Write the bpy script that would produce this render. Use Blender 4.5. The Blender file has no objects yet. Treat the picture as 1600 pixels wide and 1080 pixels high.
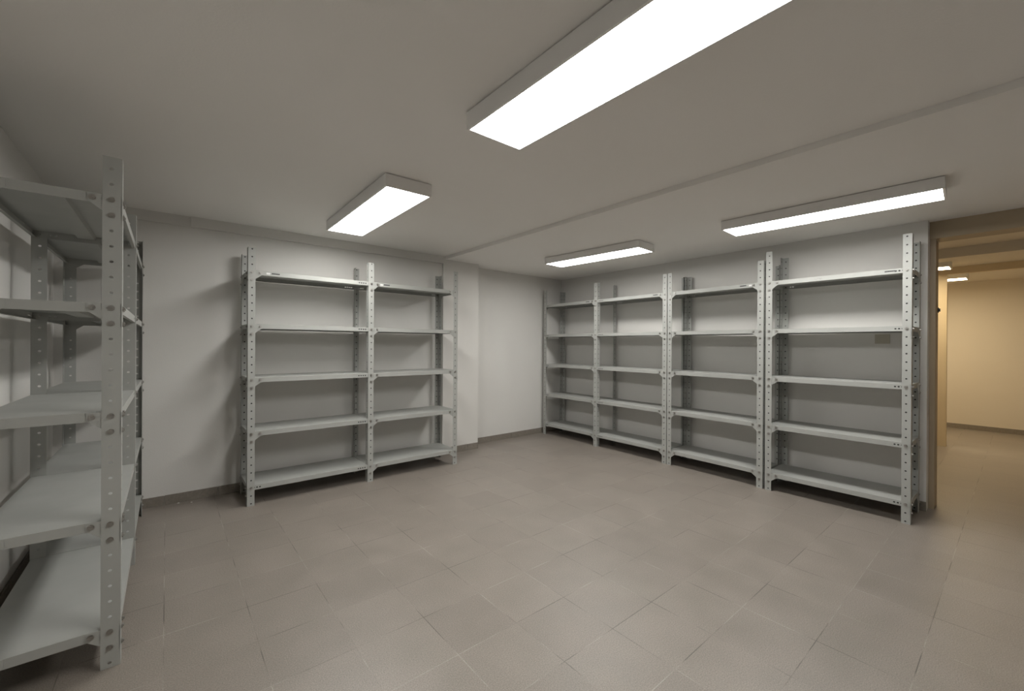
import bpy, math, random
from mathutils import Matrix, Vector
random.seed(4)
SC = bpy.context.scene
COL = SC.collection

# ------------------------------------------------------------------ materials
def mat(name):
    m = bpy.data.materials.new(name); m.use_nodes = True
    nt = m.node_tree
    return m, nt, nt.nodes['Principled BSDF']

def N(nt, kind, **kw):
    n = nt.nodes.new(kind)
    for k, v in kw.items():
        setattr(n, k, v)
    return n

def noise_paint(name, c1, c2, scale, rough, bump=0.0, bscale=120.0, metallic=0.0, spec=0.5):
    """paint whose colour wanders a little between two tones"""
    m, nt, b = mat(name)
    tc = N(nt, 'ShaderNodeTexCoord')
    nz = N(nt, 'ShaderNodeTexNoise'); nz.inputs['Scale'].default_value = scale
    nz.inputs['Detail'].default_value = 6
    nt.links.new(tc.outputs['Object'], nz.inputs['Vector'])
    rp = N(nt, 'ShaderNodeValToRGB')
    rp.color_ramp.elements[0].position = .35; rp.color_ramp.elements[1].position = .65
    rp.color_ramp.elements[0].color = (*c1, 1); rp.color_ramp.elements[1].color = (*c2, 1)
    nt.links.new(nz.outputs['Fac'], rp.inputs['Fac'])
    nt.links.new(rp.outputs['Color'], b.inputs['Base Color'])
    b.inputs['Roughness'].default_value = rough
    b.inputs['Metallic'].default_value = metallic
    b.inputs['Specular IOR Level'].default_value = spec
    if bump:
        n2 = N(nt, 'ShaderNodeTexNoise'); n2.inputs['Scale'].default_value = bscale
        n2.inputs['Detail'].default_value = 3
        nt.links.new(tc.outputs['Object'], n2.inputs['Vector'])
        bp = N(nt, 'ShaderNodeBump'); bp.inputs['Strength'].default_value = bump
        bp.inputs['Distance'].default_value = .002
        nt.links.new(n2.outputs['Fac'], bp.inputs['Height'])
        nt.links.new(bp.outputs['Normal'], b.inputs['Normal'])
    return m

def plain(name, c, rough=.5, metallic=0.0, spec=.5):
    m, nt, b = mat(name)
    b.inputs['Base Color'].default_value = (*c, 1)
    b.inputs['Roughness'].default_value = rough
    b.inputs['Metallic'].default_value = metallic
    b.inputs['Specular IOR Level'].default_value = spec
    return m

def tile_mat(name, mortar_lo, mortar_hi, y_off, sx, sy, ox, vertical=False):
    """speckled grey stoneware tiles with thin uneven joints"""
    m, nt, b = mat(name)
    tc = N(nt, 'ShaderNodeTexCoord')
    mp = N(nt, 'ShaderNodeMapping')
    mp.inputs['Location'].default_value = (-ox / sx, -y_off / sy, 0)
    mp.inputs['Scale'].default_value = (1 / sx, 1 / sy, 1)
    nt.links.new(tc.outputs['Object'], mp.inputs['Vector'])
    br = N(nt, 'ShaderNodeTexBrick'); br.offset = 0.0; br.squash = 1.0
    br.inputs['Scale'].default_value = 1.0
    br.inputs['Mortar Size'].default_value = .0062
    br.inputs['Mortar Smooth'].default_value = .15
    br.inputs['Bias'].default_value = 0
    br.inputs['Brick Width'].default_value = 1.0; br.inputs['Row Height'].default_value = 1.0
    br.inputs['Color1'].default_value = (.252, .221, .191, 1)
    br.inputs['Color2'].default_value = (.276, .243, .210, 1)
    nt.links.new(mp.outputs['Vector'], br.inputs['Vector'])
    # joint colour: whitish in places, dark in others
    nj = N(nt, 'ShaderNodeTexNoise'); nj.inputs['Scale'].default_value = 3.4
    nj.inputs['Detail'].default_value = 4
    nt.links.new(tc.outputs['Object'], nj.inputs['Vector'])
    rj = N(nt, 'ShaderNodeValToRGB')
    e = rj.color_ramp.elements
    e[0].position = .40; e[0].color = (*mortar_lo, 1)
    e[1].position = .63; e[1].color = (*mortar_hi, 1)
    e2 = rj.color_ramp.elements.new(.5); e2.color = (.24, .21, .18, 1)
    nt.links.new(nj.outputs['Fac'], rj.inputs['Fac'])
    nt.links.new(rj.outputs['Color'], br.inputs['Mortar'])
    # fine speckle and slow mottling
    ns = N(nt, 'ShaderNodeTexNoise'); ns.inputs['Scale'].default_value = 230
    ns.inputs['Detail'].default_value = 2
    nt.links.new(tc.outputs['Object'], ns.inputs['Vector'])
    rs = N(nt, 'ShaderNodeValToRGB')
    rs.color_ramp.elements[0].position = .30; rs.color_ramp.elements[0].color = (.72, .72, .72, 1)
    rs.color_ramp.elements[1].position = .70; rs.color_ramp.elements[1].color = (1.24, 1.24, 1.24, 1)
    nt.links.new(ns.outputs['Fac'], rs.inputs['Fac'])
    nm = N(nt, 'ShaderNodeTexNoise'); nm.inputs['Scale'].default_value = 5.5
    nm.inputs['Detail'].default_value = 7
    nt.links.new(tc.outputs['Object'], nm.inputs['Vector'])
    rm = N(nt, 'ShaderNodeValToRGB')
    rm.color_ramp.elements[0].position = .32; rm.color_ramp.elements[0].color = (.93, .93, .92, 1)
    rm.color_ramp.elements[1].position = .68; rm.color_ramp.elements[1].color = (1.07, 1.06, 1.06, 1)
    nt.links.new(nm.outputs['Fac'], rm.inputs['Fac'])
    m1 = N(nt, 'ShaderNodeMix', data_type='RGBA', blend_type='MULTIPLY'); m1.inputs[0].default_value = 1
    m2 = N(nt, 'ShaderNodeMix', data_type='RGBA', blend_type='MULTIPLY'); m2.inputs[0].default_value = 1
    nt.links.new(br.outputs['Color'], m1.inputs[6]); nt.links.new(rs.outputs['Color'], m1.inputs[7])
    nt.links.new(m1.outputs[2], m2.inputs[6]); nt.links.new(rm.outputs['Color'], m2.inputs[7])
    nt.links.new(m2.outputs[2], b.inputs['Base Color'])
    # gloss varies with wear
    rr = N(nt, 'ShaderNodeMapRange')
    rr.inputs['To Min'].default_value = .36; rr.inputs['To Max'].default_value = .52
    nt.links.new(nm.outputs['Fac'], rr.inputs['Value'])
    nt.links.new(rr.outputs['Result'], b.inputs['Roughness'])
    b.inputs['Specular IOR Level'].default_value = 1.0
    bp = N(nt, 'ShaderNodeBump'); bp.inputs['Strength'].default_value = .35
    bp.inputs['Distance'].default_value = .001; bp.invert = True
    nt.links.new(br.outputs['Fac'], bp.inputs['Height'])
    nt.links.new(bp.outputs['Normal'], b.inputs['Normal'])
    return m

def emit(name, c, s):
    m = bpy.data.materials.new(name); m.use_nodes = True
    nt = m.node_tree; nt.nodes.clear()
    o = N(nt, 'ShaderNodeOutputMaterial'); e = N(nt, 'ShaderNodeEmission')
    e.inputs['Color'].default_value = (*c, 1); e.inputs['Strength'].default_value = s
    nt.links.new(e.outputs[0], o.inputs[0])
    return m

LAMP = 23.0
M = dict(
    wall=noise_paint('wall_paint', (.735, .720, .690), (.755, .742, .712), 1.6, .75, .25, 160, spec=.25),
    ceiling=noise_paint('ceiling_paint', (.885, .865, .83), (.90, .88, .85), 1.3, .8, .2, 130, spec=.2),
    cream=noise_paint('cream_wall_paint', (.75, .685, .585), (.77, .705, .605), 1.2, .75, .2, 140, spec=.25),
    jamb=noise_paint('beige_jamb_paint', (.65, .53, .35), (.68, .56, .38), 2.0, .55, .1, 90),
    frame=noise_paint('tan_frame_paint', (.39, .315, .215), (.43, .345, .24), 3.0, .5, .1, 60),
    floor=tile_mat('floor_tiles', (.105, .092, .078), (.37, .34, .305), 1.98, .2985, .289, -.006),
    base=noise_paint('skirting_tile', (.225, .200, .170), (.265, .236, .202), 60, .45, spec=.4),
    steel=noise_paint('grey_enamel', (.395, .402, .380), (.425, .430, .408), 5.0, .50, .06, 300, spec=.25),
    zinc=plain('zinc_bolt', (.40, .39, .37), .40, 1.0),
    housing=noise_paint('lamp_housing_enamel', (.86, .85, .83), (.88, .87, .85), 3.0, .45),
    lamp=emit('lamp_panel_cool', (1.0, .985, .95), LAMP),
    warm=emit('lamp_panel_warm', (1.0, .83, .56), 25.5),
    plate=noise_paint('ivory_plastic', (.47, .44, .36), (.50, .47, .385), 9.0, .4),
    hole_shade=plain('painted_hole_shade', (.035, .035, .033), .8, 0, .2),  # dark colour standing in for the shade seen through open holes
    black=plain('black_print', (.012, .012, .012), .6),
    dark=plain('dark_iron', (.03, .024, .018), .45),
    paper=plain('white_sticker', (.82, .82, .80), .6),
    pencil=plain('pencil_grey', (.20, .19, .18), .8),
    chip=noise_paint('plaster_chip', (.70, .68, .64), (.8, .78, .74), 30, .9),
)

# ------------------------------------------------------------------ mesh helpers
class MB:
    def __init__(s): s.v = []; s.f = []; s.dark = []
    def quad(s, pts):
        i = len(s.v); s.v += [tuple(p) for p in pts]; s.f.append(tuple(range(i, i + len(pts))))
    def box(s, a, b):
        (x0, y0, z0), (x1, y1, z1) = a, b
        i = len(s.v)
        s.v += [(x0, y0, z0), (x1, y0, z0), (x1, y1, z0), (x0, y1, z0), (x0, y0, z1), (x1, y0, z1), (x1, y1, z1), (x0, y1, z1)]
        s.f += [tuple(i + k for k in q) for q in ((0, 3, 2, 1), (4, 5, 6, 7), (0, 1, 5, 4), (1, 2, 6, 5), (2, 3, 7, 6), (3, 0, 4, 7))]
        return s
    def prism(s, pts, fn, t0, t1):
        """polygon pts (u, w) extruded from depth t0 to t1 through fn(u, w, t)"""
        n = len(pts); i = len(s.v)
        s.v += [fn(u, w, t0) for u, w in pts] + [fn(u, w, t1) for u, w in pts]
        s.f.append(tuple(i + k for k in range(n))); s.f.append(tuple(i + n + k for k in reversed(range(n))))
        for k in range(n):
            s.f.append((i + k, i + n + k, i + n + (k + 1) % n, i + (k + 1) % n))
        return s
    def strip(s, u0, u1, w0, w1, holes, fn, t, hu, hw, paint_shade=False):
        """plate u0..u1 by w0..w1 of thickness t, pierced by eight-sided holes at (u, w)
        lying in one row; row runs along w when all holes share u, else along u"""
        along_w = len({round(h[0], 6) for h in holes}) <= 1
        key = (lambda h: h[1]) if along_w else (lambda h: h[0])
        hs = sorted(holes, key=key)
        lo, hi = (w0, w1) if along_w else (u0, u1)
        cells = []
        cur = lo
        for k, h in enumerate(hs):
            c = key(h); r = (hw if along_w else hu) * 1.35
            if c - r < cur - 1e-6: r = max((hw if along_w else hu) * 1.02, c - cur)
            if c - r > cur + 1e-6: cells.append((cur, c - r, None))
            cells.append((c - r, min(c + r, hi), h)); cur = min(c + r, hi)
        if cur < hi - 1e-6: cells.append((cur, hi, None))
        for (a, b, h) in cells:
            if along_w: U0, U1, W0, W1 = u0, u1, a, b
            else: U0, U1, W0, W1 = a, b, w0, w1
            out = [(U0, W0), ((U0 + U1) / 2, W0), (U1, W0), (U1, (W0 + W1) / 2), (U1, W1), ((U0 + U1) / 2, W1), (U0, W1), (U0, (W0 + W1) / 2)]
            if h is None:
                sq = [(U0, W0), (U1, W0), (U1, W1), (U0, W1)]
                s.quad([fn(u, w, 0) for u, w in sq]); s.quad([fn(u, w, t) for u, w in reversed(sq)])
                continue
            hp = []
            for k in range(8):
                an = math.radians(-135 + 45 * k)
                sc = 1.0 if k % 2 else 1.0
                hp.append((h[0] + hu * sc * math.cos(an), h[1] + hw * sc * math.sin(an)))
            for k in range(8):
                o0, o1, i0, i1 = out[k], out[(k + 1) % 8], hp[k], hp[(k + 1) % 8]
                s.quad([fn(*o0, 0), fn(*o1, 0), fn(*i1, 0), fn(*i0, 0)])
                s.quad([fn(*o0, t), fn(*i0, t), fn(*i1, t), fn(*o1, t)])
                s.quad([fn(*i0, 0), fn(*i1, 0), fn(*i1, t), fn(*i0, t)])
            if paint_shade:  # dark face added across the hole to imitate shade inside it
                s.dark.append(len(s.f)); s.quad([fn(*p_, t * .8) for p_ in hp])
        for (a, b) in (((u0, w0), (u1, w0)), ((u1, w0), (u1, w1)), ((u1, w1), (u0, w1)), ((u0, w1), (u0, w0))):
            s.quad([fn(*a, 0), fn(*a, t), fn(*b, t), fn(*b, 0)])
        return s
    def mesh(s, name, m, merge=True, smooth=False):
        import bmesh
        me = bpy.data.meshes.new(name); me.from_pydata(s.v, [], s.f)
        if s.dark:
            for k in s.dark: me.polygons[k].material_index = 1
        bm = bmesh.new(); bm.from_mesh(me)
        if merge: bmesh.ops.remove_doubles(bm, verts=bm.verts, dist=1e-5)
        bmesh.ops.recalc_face_normals(bm, faces=bm.faces)
        bm.to_mesh(me); bm.free()
        me.materials.append(m)
        if s.dark: me.materials.append(M['hole_shade'])
        return me

def link(name, me, parent=None, loc=(0, 0, 0), rot=0.0):
    o = bpy.data.objects.new(name, me); COL.objects.link(o)
    o.location = loc; o.rotation_euler = (0, 0, rot)
    if parent is not None: o.parent = parent
    return o

def tag(o, label, cat, group=None):
    o['label'] = label; o['category'] = cat
    if group: o['group'] = group
    return o

def struct(name, mb, m, parent=None):
    o = link(name, mb.mesh(name, m), parent)
    if parent is None: o['kind'] = 'structure'
    return o

# ------------------------------------------------------------------ the room
XL, YA, YC, YR, XB = -.585, 4.098, 4.070, 4.255, 4.362      # left wall, back wall, pilaster face, recessed back wall, right wall
XS, Z1, Z2 = 2.385, 2.197, 2.165                            # step in the ceiling and its two heights
YF = -2.2                                                   # wall behind the camera
YD, YD2 = .444, -1.0                                         # doorway in the right wall
HT = 2.30
SK = .063 / 3.811                                            # the right wall runs a little out of square
XF = XB + SK * (YR - YD)                                     # its far end
fl = MB().box((XL - .2, YF - .2, -.1), (9.6, 4.6, 0))
struct('floor', fl, M['floor'])
w = MB().box((XL - .15, YF - .15, 0), (XL, 4.5, HT)); struct('wall_left', w, M['wall'])
w = MB().prism([(XL, YA), (2.360, YA), (2.360, YC), (2.835, YC), (2.835, YR), (XF + .05, YR), (XF + .05, 4.5), (XL, 4.5)],
               lambda u, v, t: (u, v, t), 0, HT)
struct('wall_back', w, M['wall'])
w = MB().prism([(XB, YD), (XB + .20, YD), (XB + .20, YR), (XF, YR)], lambda u, v, t: (u, v, t), 0, HT)
w.box((XB, YF, 0), (XB + .20, YD2, HT))
struct('wall_right', w, M['wall'])
w = MB().box((XL, YF - .15, 0), (XB + .20, YF, HT)); struct('wall_front', w, M['wall'])
c = MB().prism([(XL - .1, Z1), (XS, Z1), (XS, Z2), (XB + .20, Z2), (XB + .20, HT + .15), (XL - .1, HT + .15)],
               lambda u, v, t: (u, t, v), YF - .1, 4.5)
struct('ceiling', c, M['ceiling'])
# shallow plaster ledge along the top of the back wall, thicker from x = .14 on
t = MB().prism([(XL, YA - .010), (.14, YA - .010), (.14, YA - .026), (2.36, YA - .026), (2.36, YA), (XL, YA)], lambda u, v, z: (u, v, z), 2.118, Z1)
struct('trim_1', t, M['wall'])
# skirting tiles
BH = .070
def skirting(name, runs):
    b = MB()
    for (a, e) in runs: b.box((a[0], a[1], 0), (e[0], e[1], BH))
    return struct(name, b, M['base'])
def tiles_along(p, q, th, fixed, axis, start=0.0):
    """row of skirting tiles with hairline joints between p and q"""
    out = []; a = p + start if start else p
    if start: out.append((p, p + start - .003))
    while a < q:
        e = min(a + .33 - .003, q); out.append((a, e)); a += .33
    if axis == 'x': return [((u, fixed - th), (v, fixed)) for u, v in out]
    return [((fixed, u), (fixed + th, v)) for u, v in out]
skirting('baseboard_back', tiles_along(XL, 2.36, .010, YA, 'x', .575) + tiles_along(2.36, 2.835, .010, YC, 'x') + tiles_along(2.836, XF - .011, .010, YR, 'x'))
skirting('baseboard_left', tiles_along(YF, YA - .011, .010, XL, 'y'))
b = MB()
for (p0, p1) in tiles_along(YD, YR - .011, .010, 0, 'y'):
    y0, y1 = p0[1], p1[1]; x0, x1 = XB + SK * (y0 - YD), XB + SK * (y1 - YD)
    b.prism([(x0 - .010, y0), (x0, y0), (x1, y1), (x1 - .010, y1)], lambda u, v, t: (u, v, t), 0, BH)
for (p0, p1) in tiles_along(YF, YD2, .010, XB - .010, 'y'): b.box((p0[0], p0[1], 0), (p1[0], p1[1], BH))
struct('baseboard_right', b, M['base'])

# doorway: frame of two jambs and a deep head
dr = bpy.data.objects.new('door_1', None); COL.objects.link(dr); dr.location = (4.53, .1, 0); dr['kind'] = 'structure'
def door_part(name, a, b, m):
    d = Vector((4.53, .1, 0))
    return link(name, MB().box(tuple(Vector(a) - d), tuple(Vector(b) - d)).mesh(name, m), dr)
door_part('jamb', (4.47, .412, 0), (4.625, YD + .002, 2.036), M['frame'])
door_part('jamb', (4.47, YD2, 0), (4.625, YD2 + .04, 2.036), M['frame'])
door_part('head', (4.445, YD2, 2.036), (4.625, YD + .002, Z2), M['frame'])
k = MB()
ring = [(math.cos(a) * .016, math.sin(a) * .020) for a in [i * math.pi / 6 for i in range(12)]]
d = Vector((4.53, .1, 0))
k.prism(ring, lambda u, v, t: (4.600 + u - d.x, .412 - t - d.y, 1.508 + v), 0, .006)
k.prism([(u * .6, v * .6) for u, v in ring], lambda u, v, t: (4.600 + u - d.x, .412 - t - d.y, 1.508 + v), .006, .014)
lk = link('latch_button', k.mesh('latch_button', M['dark']), dr); lk['label'] = 'small dark round button on the jamb edge'

# corridor beyond the doorway
ZC = 2.20
w = MB().box((4.585, 1.9, 0), (9.4, 2.05, HT)).box((4.585, -1.55, 0), (9.4, -1.4, HT))
struct('wall_corridor', w, M['cream'])
w = MB().box((7.39, .582, 0), (7.45, 1.9, HT)).box((7.39, -1.4, 0), (7.45, -1.15, HT)).box((7.39, -1.15, 2.118), (7.45, .582, HT))
struct('wall_passage', w, M['jamb'])
w = MB().box((9.25, -1.4, 0), (9.4, 1.9, HT)); struct('wall_far', w, M['cream'])
w = MB().box((4.585, -1.4, ZC), (9.4, 1.9, HT + .15)); struct('ceiling_corridor', w, M['cream'])
w = MB().box((5.96, -1.4, 2.106), (6.22, 1.9, ZC)); struct('trim_2', w, M['cream'])
skirting('baseboard_far', [((9.24, -1.4), (9.25, 1.9))])

# ------------------------------------------------------------------ ceiling lamps
def lamp(loc, ln, wd, rot, zc, label, group, warm=False, mt='lamp'):
    """surface mounted luminaire: shallow tray, glowing panel, back plate against the ceiling"""
    r = bpy.data.objects.new('ceiling_lamp', None); COL.objects.link(r)
    r.location = (loc[0], loc[1], zc); r.rotation_euler = (0, 0, rot)
    tag(r, label, 'ceiling lamp', group)
    h = zc - loc[2]
    W, L = wd / 2 + .012, ln / 2 + .012
    b = MB()
    g = .004; tk = .0105
    b.box((-W, -L, -h), (-W + tk, L, -g)).box((W - tk, -L, -h), (W, L, -g))
    b.box((-W + tk, -L, -h), (W - tk, -L + tk, -g)).box((-W + tk, L - tk, -h), (W - tk, L, -g))
    b.box((-W + tk, -L + tk, -.012), (W - tk, L - tk, -g))
    link('housing', b.mesh('lamp_housing', M['housing'], merge=False), r)
    p = MB().box((-wd / 2 - .001, -ln / 2 - .001, -h + .0015), (wd / 2 + .001, ln / 2 + .001, -h + .006))
    link('diffuser', p.mesh('lamp_diffuser', M[mt]), r)
    e = MB().box((-W + .03, -L + .03, -g), (W - .03, L - .03, 0))
    link('back_plate', e.mesh('lamp_back_plate', M['housing']), r)
    return r
G1 = 'rectangular panel lamps on the store room ceiling'
lamp((1.113, .878, 2.12), 1.185, .27, 0, Z1, 'biggest glowing ceiling lamp, cut off by the top of the view', G1)
lamp((1.108, 2.898, 2.12), 1.185, .265, math.radians(-.9), Z1, 'glowing panel lamp on the ceiling in front of the rack by the back wall', G1)
lamp((3.325, 2.725, 2.095), 1.09, .25, math.radians(4.4), Z2, 'glowing panel lamp nearest the far corner, on the lowered ceiling', G1)
lamp((3.392, .863, 2.095), 1.15, .25, math.radians(3.0), Z2, 'glowing panel lamp on the lowered ceiling closest to the doorway', G1)
G2 = 'warm lamps beyond the doorway'
lamp((6.83, 1.11, 2.12), 1.18, .24, 0, ZC, 'small warm lamp in front of the inner opening beyond the doorway', G2, mt='warm')
lamp((8.07, 1.06, 2.12), 1.20, .24, 0, ZC, 'small warm lamp behind the inner opening, near the far cream wall', G2, mt='warm')

# ------------------------------------------------------------------ shelving racks
FW, SW, TH, PITCH, Z0 = .048, .055, .002, .0579, .0175
SHELF_Z = [Z0 + PITCH * (2 + 7 * k) for k in range(5)]          # middle of each shelf edge
FH = .0175                                                       # half height of a shelf edge
cache = {}
def cached(key, make):
    if key not in cache: cache[key] = make()
    return cache[key]

def upright_mesh(h, hand, back, paint_shade):
    def make():
        b = MB()
        n = int((h - Z0 - .006) / PITCH) + 1
        dy = -1 if back else 1
        b.strip(0, FW, 0, h, [(FW * .54, Z0 + PITCH * i) for i in range(n)],
                lambda u, w_, t: (hand * u, dy * t, w_), TH, .0062, .0052, paint_shade)
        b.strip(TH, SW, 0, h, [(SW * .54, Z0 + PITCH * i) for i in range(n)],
                lambda u, w_, t: (hand * t, dy * u, w_), TH, .0062, .0052, paint_shade)
        return b.mesh('upright', M['steel'])
    return cached(('u', round(h, 4), hand, back, paint_shade), make)

def shelf_mesh(ln, dp):
    def make():
        b = MB(); t = .0014; top = FH
        b.box((0, 0, top - t), (ln, dp, top))
        offs = [.023, .0420, .0610, .0800]
        hx = [(o, 0) for o in offs] + [(ln - o, 0) for o in offs]
        for y0, s in ((0, 1), (dp, -1)):
            b.strip(0, ln, -FH, top - t, hx, lambda u, w_, tt, y0=y0, s=s: (u, y0 + s * tt, w_), t, .0062, .0056, y0 == 0)  # front edge holes get the painted shade
            b.box((t, min(y0 + s * t, y0 + s * .014), -FH), (ln - t, max(y0 + s * t, y0 + s * .014), -FH + t))
        hy = [(o, 0) for o in offs] + [(dp - o, 0) for o in offs]
        for x0, s in ((0, 1), (ln, -1)):
            b.strip(t, dp - t, -FH, top - t, hy, lambda u, w_, tt, x0=x0, s=s: (x0 + s * tt, u, w_), t, .0062, .0056)
        return b.mesh('shelf', M['steel'], merge=False)
    return cached(('s', round(ln, 4), round(dp, 4)), make)

def stiffener_mesh(ln, dp):
    def make():
        b = MB(); c = dp / 2; z = FH - .0016
        b.prism([(c - .038, z), (c + .038, z), (c + .031, z - .016), (c - .031, z - .016)], lambda u, w_, t: (t, u, w_), .004, ln - .004)
        return b.mesh('stiffener', M['steel'])
    return cached(('st', round(ln, 4), round(dp, 4)), make)

GUS = [(0, .0168), (.094, .0168), (.096, .0145), (.096, -.0105), (.089, -FH), (.047, -.050), (.047, -.073), (0, -.073)]
def gusset_mesh(sx, sy, side):
    """side False: plate in the front plane running along +-X; True: plate across the end running along +-Y"""
    def make():
        b = MB()
        if side: b.prism(GUS, lambda u, w_, t: (sx * t, sy * u, w_), 0, .0018)
        else: b.prism(GUS, lambda u, w_, t: (sx * u, sy * t, w_), 0, .0018)
        return b.mesh('gusset_plate', M['steel'])
    return cached(('g', sx, sy, side), make)

def bolt_mesh(ax, s):
    """hexagon head on a washer, pointing along +-X or +-Y"""
    def make():
        b = MB()
        hexa = [(0.0088 * math.cos(math.radians(60 * i + 12)), 0.0088 * math.sin(math.radians(60 * i + 12))) for i in range(6)]
        wsh = [(0.0108 * math.cos(math.radians(30 * i)), 0.0108 * math.sin(math.radians(30 * i))) for i in range(12)]
        tip = [(.0042 * math.cos(math.radians(45 * i)), .0042 * math.sin(math.radians(45 * i))) for i in range(8)]
        fn = (lambda u, w_, t: (s * t, u, w_)) if ax == 'x' else (lambda u, w_, t: (u, s * t, w_))
        b.prism(wsh, fn, 0, .0012); b.prism(hexa, fn, .0012, .0056); b.prism(tip, fn, .0056, .0085)
        return b.mesh('bolt', M['zinc'], merge=False)
    return cached(('b', ax, s), make)

def sticker_mesh():
    def make():
        b = MB()
        # dark maker's stamp: a row of seven tiny blocks of letter height
        x = 0
        for wd in (.007, .006, .0075, .006, .007, .0065, .006):
            b.box((x, -.0004, -.0045), (x + wd, 0, .0045)); x += wd + .0012
        return b.mesh('maker_stamp', M['black'], merge=False)
    return cached('stamp', make)
def patch_mesh():
    return cached('patch', lambda: MB().box((0, -.0004, -.007), (.026, 0, .007)).mesh('sticker', M['paper']))
def scribble_mesh():
    def make():
        b = MB(); pts = [(0, .004), (.006, -.005), (.014, -.006), (.022, .003), (.030, .001), (.034, .004), (.038, -.006), (.046, .004), (.052, -.005)]
        for (x0, z0), (x1, z1) in zip(pts, pts[1:]):
            dx, dz = x1 - x0, z1 - z0; L = math.hypot(dx, dz); nx, nz = -dz / L * .0007, dx / L * .0007
            b.prism([(x0 + nx, z0 + nz), (x1 + nx, z1 + nz), (x1 - nx, z1 - nz), (x0 - nx, z0 - nz)], lambda u, w_, t: (u, t, w_), -.0003, 0)
        return b.mesh('pencil_mark', M['pencil'], merge=False)
    return cached('scribble', make)

def rack(label, origin, rot, depth, posts, bays, ends, stamps=(), scribble=None, open_holes=False):
    """posts: (corner x, hand, height); bays: per bay (left gussets, right gussets) as sets of shelf numbers;
    ends: outer ends ('l', 'r') that carry plates across the depth"""
    r = bpy.data.objects.new('shelving_rack', None); COL.objects.link(r)
    r.location = (*origin, 0); r.rotation_euler = (0, 0, rot)
    tag(r, label, 'shelving rack', 'grey slotted-angle racks along the walls')
    ups = []
    for i, (x, hand, h) in enumerate(posts):
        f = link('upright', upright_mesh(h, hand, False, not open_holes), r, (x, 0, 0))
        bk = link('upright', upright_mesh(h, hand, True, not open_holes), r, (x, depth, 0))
        ups.append((f, bk))
    nb = len(bays)
    for i, (gl, gr) in enumerate(bays):
        xa, ha, _ = posts[i]; xb, hb, _ = posts[i + 1]
        x0 = xa + (.0042 if ha > 0 else .001); x1 = xb - (.0042 if hb < 0 else .001)
        if ha < 0: x0 = xa + .0006
        if hb > 0: x1 = xb - .0006
        ln, dp = x1 - x0, depth - 2 * .0042
        for k, z in enumerate(SHELF_Z):
            s = link('shelf', shelf_mesh(ln, dp), r, (x0, .0042, z))
            link('stiffener', stiffener_mesh(ln, dp), s)
            def on_shelf(name, me, p):                               # p in rack coordinates
                return link(name, me, s, (p[0] - x0, p[1] - .0042, p[2] - z))
            for lr, has in ((1, k in gl), (-1, k in gr)):
                xc = xa if lr > 0 else xb
                up = ups[i] if lr > 0 else ups[i + 1]
                hand = ha if lr > 0 else hb
                # a shared middle post lies wholly on one side of its corner
                same = (hand == lr)
                hx = hand * FW * .54
                if has:
                    gx = xc if same else xc + hand * FW
                    if not same: gx = xc
                    on_shelf('gusset_plate', gusset_mesh(lr, 1, False), (gx if same else xc, .0022, z))
                    on_shelf('bolt', bolt_mesh('y', -1), (xc + lr * .0815, .0022, z))
                if same or not (0 < i + (lr < 0) < nb):
                    for dz in ((0, -PITCH) if has else (0,)):
                        link('bolt', bolt_mesh('y', -1), up[0], (hx, 0, z + dz))
                # plates and bolts across the outer ends
                outer = (i == 0 and lr > 0 and 'l' in ends) or (i == nb - 1 and lr < 0 and 'r' in ends)
                if outer:
                    on_shelf('gusset_plate', gusset_mesh(lr, 1, True), (xc + lr * .0022, 0, z))
                    on_shelf('gusset_plate', gusset_mesh(lr, -1, True), (xc + lr * .0022, depth, z))
                    on_shelf('bolt', bolt_mesh('x', -lr), (xc + lr * .0022, .0815, z))
                    for up_, yy in ((up[0], SW * .54), (up[1], -SW * .54)):
                        for dz in (0, -PITCH):
                            link('bolt', bolt_mesh('x', -lr), up_, (0, yy, z + dz))
            if k == 4:
                for (bay, what, xs) in stamps:
                    if bay != i: continue
                    if what == 'stamp':
                        q = on_shelf('maker_stamp', sticker_mesh(), (xs, .0042, z + .002)); q['label'] = 'black maker stamp'
                    else:
                        q = on_shelf('sticker', patch_mesh(), (xs, .0042, z)); q['label'] = 'small white sticker'
                if scribble and scribble[0] == i:
                    q = on_shelf('pencil_mark', scribble_mesh(), (scribble[1], .0042, z)); q['label'] = 'faint pencil scribble'
    return r

A5 = {0, 1, 2, 3, 4}
rack('two-bay grey steel shelving rack against the back wall, left of the white pilaster',
     (.465, 3.662), 0, .382,
     [(0, 1, 1.940), (.908, 1, 1.940), (1.828, -1, 1.963)],
     [({1, 2, 3, 4}, set()), (A5, A5)], ('l', 'r'),
     stamps=[(0, 'sticker', .120), (0, 'stamp', .157), (1, 'sticker', 1.015), (1, 'stamp', 1.050)])

def along(p, q):
    return math.atan2(q[1] - p[1], q[0] - p[0])
p, q = (4.012, 4.187), (3.977, 2.323)
rack('two-bay grey steel shelving rack in the far corner of the right wall', p, along(p, q), .37,
     [(0, 1, 1.975), (.942, -1, 1.975), (1.864, -1, 1.962)],
     [(set(), A5), (set(), A5)], ('l',),
     stamps=[(0, 'stamp', .76), (1, 'stamp', 1.70)])
p, q = (3.978, 2.316), (3.943, 1.406)
rack('single-bay grey steel shelving rack in the middle of the right wall, between two others', p, along(p, q), .375,
     [(0, 1, 1.963), (.911, -1, 1.957)],
     [(A5, A5)], (), stamps=[(0, 'stamp', .715), (0, 'sticker', .79)])
p, q = (3.942, 1.386), (3.942, .478)
rack('single-bay grey steel shelving rack beside the doorway, slightly taller than its neighbours', p, along(p, q), .39,
     [(0, 1, 2.022), (.908, -1, 2.004)],
     [(A5, set())], ('r',), stamps=[(0, 'stamp', .765)], scribble=(0, .345))
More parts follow.
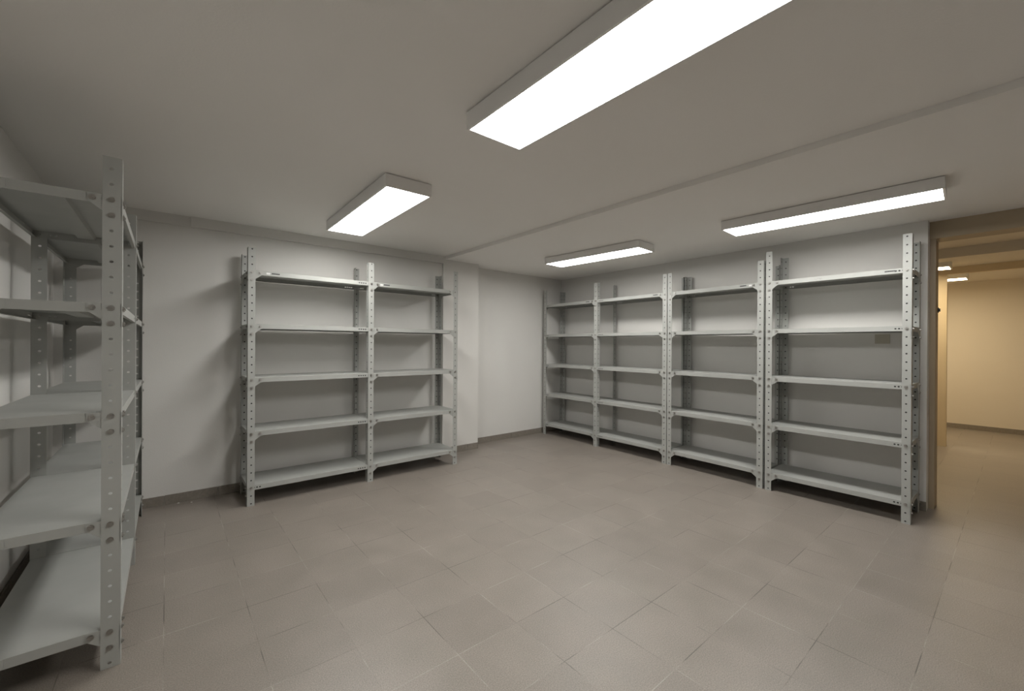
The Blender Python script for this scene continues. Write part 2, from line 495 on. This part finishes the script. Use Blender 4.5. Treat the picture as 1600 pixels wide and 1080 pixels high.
rack('two-bay grey steel shelving rack on the left wall, standing closest to the viewer', (-.132, 2.168), math.pi / 2, .385,
     [(0, 1, 1.915), (.921, 1, 1.921), (1.795, -1, 1.936)],
     [(A5, set()), (set(), A5)], ('l', 'r'), open_holes=True)

# ------------------------------------------------------------------ small things
r = bpy.data.objects.new('blank_wall_plate', None); COL.objects.link(r); r.location = (XB + SK * (.698 - YD), .698, 1.284); r.rotation_euler = (0, 0, -math.atan(SK))
tag(r, 'beige square blank plate on the right wall, seen through the rack beside the doorway', 'wall plate')
b = MB().prism([(-.045, -.034), (-.042, -.037), (.042, -.037), (.045, -.034), (.045, .034), (.042, .037), (-.042, .037), (-.045, .034)],
               lambda u, v, t: (-t, u, v), 0, .008)
link('cover', b.mesh('plate_cover', M['plate']), r)
b = MB().box((-.0095, -.028, .012), (-.008, .028, .018)); link('cover_lip', b.mesh('cover_lip', M['plate']), r)

def chip(x, y, s, label):
    b = MB(); n = 7
    pts = [(s * (.7 + .5 * random.random()) * math.cos(2 * math.pi * i / n), s * .7 * (.7 + .5 * random.random()) * math.sin(2 * math.pi * i / n)) for i in range(n)]
    i0 = 0
    top = [(u * .6, v * .6) for u, v in pts]
    b.v += [(u, v, 0) for u, v in pts] + [(u, v, s * .55) for u, v in top]
    b.f.append(tuple(reversed(range(n)))); b.f.append(tuple(range(n, 2 * n)))
    for i in range(n): b.f.append((i, (i + 1) % n, n + (i + 1) % n, n + i))
    o = link('plaster_chip', b.mesh('plaster_chip', M['chip']), None, (x, y, 0))
    tag(o, label, 'plaster chip', 'plaster chips by the skirting')
chip(.073, 4.070, .009, 'white plaster crumb on the floor against the back skirting, nearer the left rack')
chip(.150, 4.030, .008, 'white plaster crumb on the floor by the back skirting, nearer the two-bay back rack')

# ------------------------------------------------------------------ camera and view
cam = bpy.data.cameras.new('camera'); co = bpy.data.objects.new('camera', cam); COL.objects.link(co)
yaw, pit, rol = math.radians(39.4595), math.radians(-.0767), math.radians(.3377)
F = Vector((math.sin(yaw) * math.cos(pit), math.cos(yaw) * math.cos(pit), math.sin(pit)))
R = Vector((math.cos(yaw), -math.sin(yaw), 0)); U = R.cross(F)
R2 = math.cos(rol) * R + math.sin(rol) * U; U2 = -math.sin(rol) * R + math.cos(rol) * U
co.matrix_world = Matrix(((R2.x, U2.x, -F.x, 0), (R2.y, U2.y, -F.y, 0), (R2.z, U2.z, -F.z, 1.22), (0, 0, 0, 1)))
cam.sensor_fit = 'HORIZONTAL'; cam.sensor_width = 36; cam.lens = 36 * 655.055 / 1600
cam.clip_start = .05
SC.camera = co
wd = bpy.data.worlds.new('world'); SC.world = wd; wd.use_nodes = True
wd.node_tree.nodes['Background'].inputs['Color'].default_value = (0, 0, 0, 1)
SC.view_settings.view_transform = 'Standard'; SC.view_settings.look = 'None'
SC.view_settings.gamma = 1; SC.view_settings.exposure = 0; SC.view_settings.use_curve_mapping = False
SC.cycles.use_denoising = True; SC.cycles.denoising_prefilter = 'ACCURATE'; SC.cycles.denoising_input_passes = 'RGB_ALBEDO_NORMAL'
SC.cycles.max_bounces = 8; SC.cycles.diffuse_bounces = 3
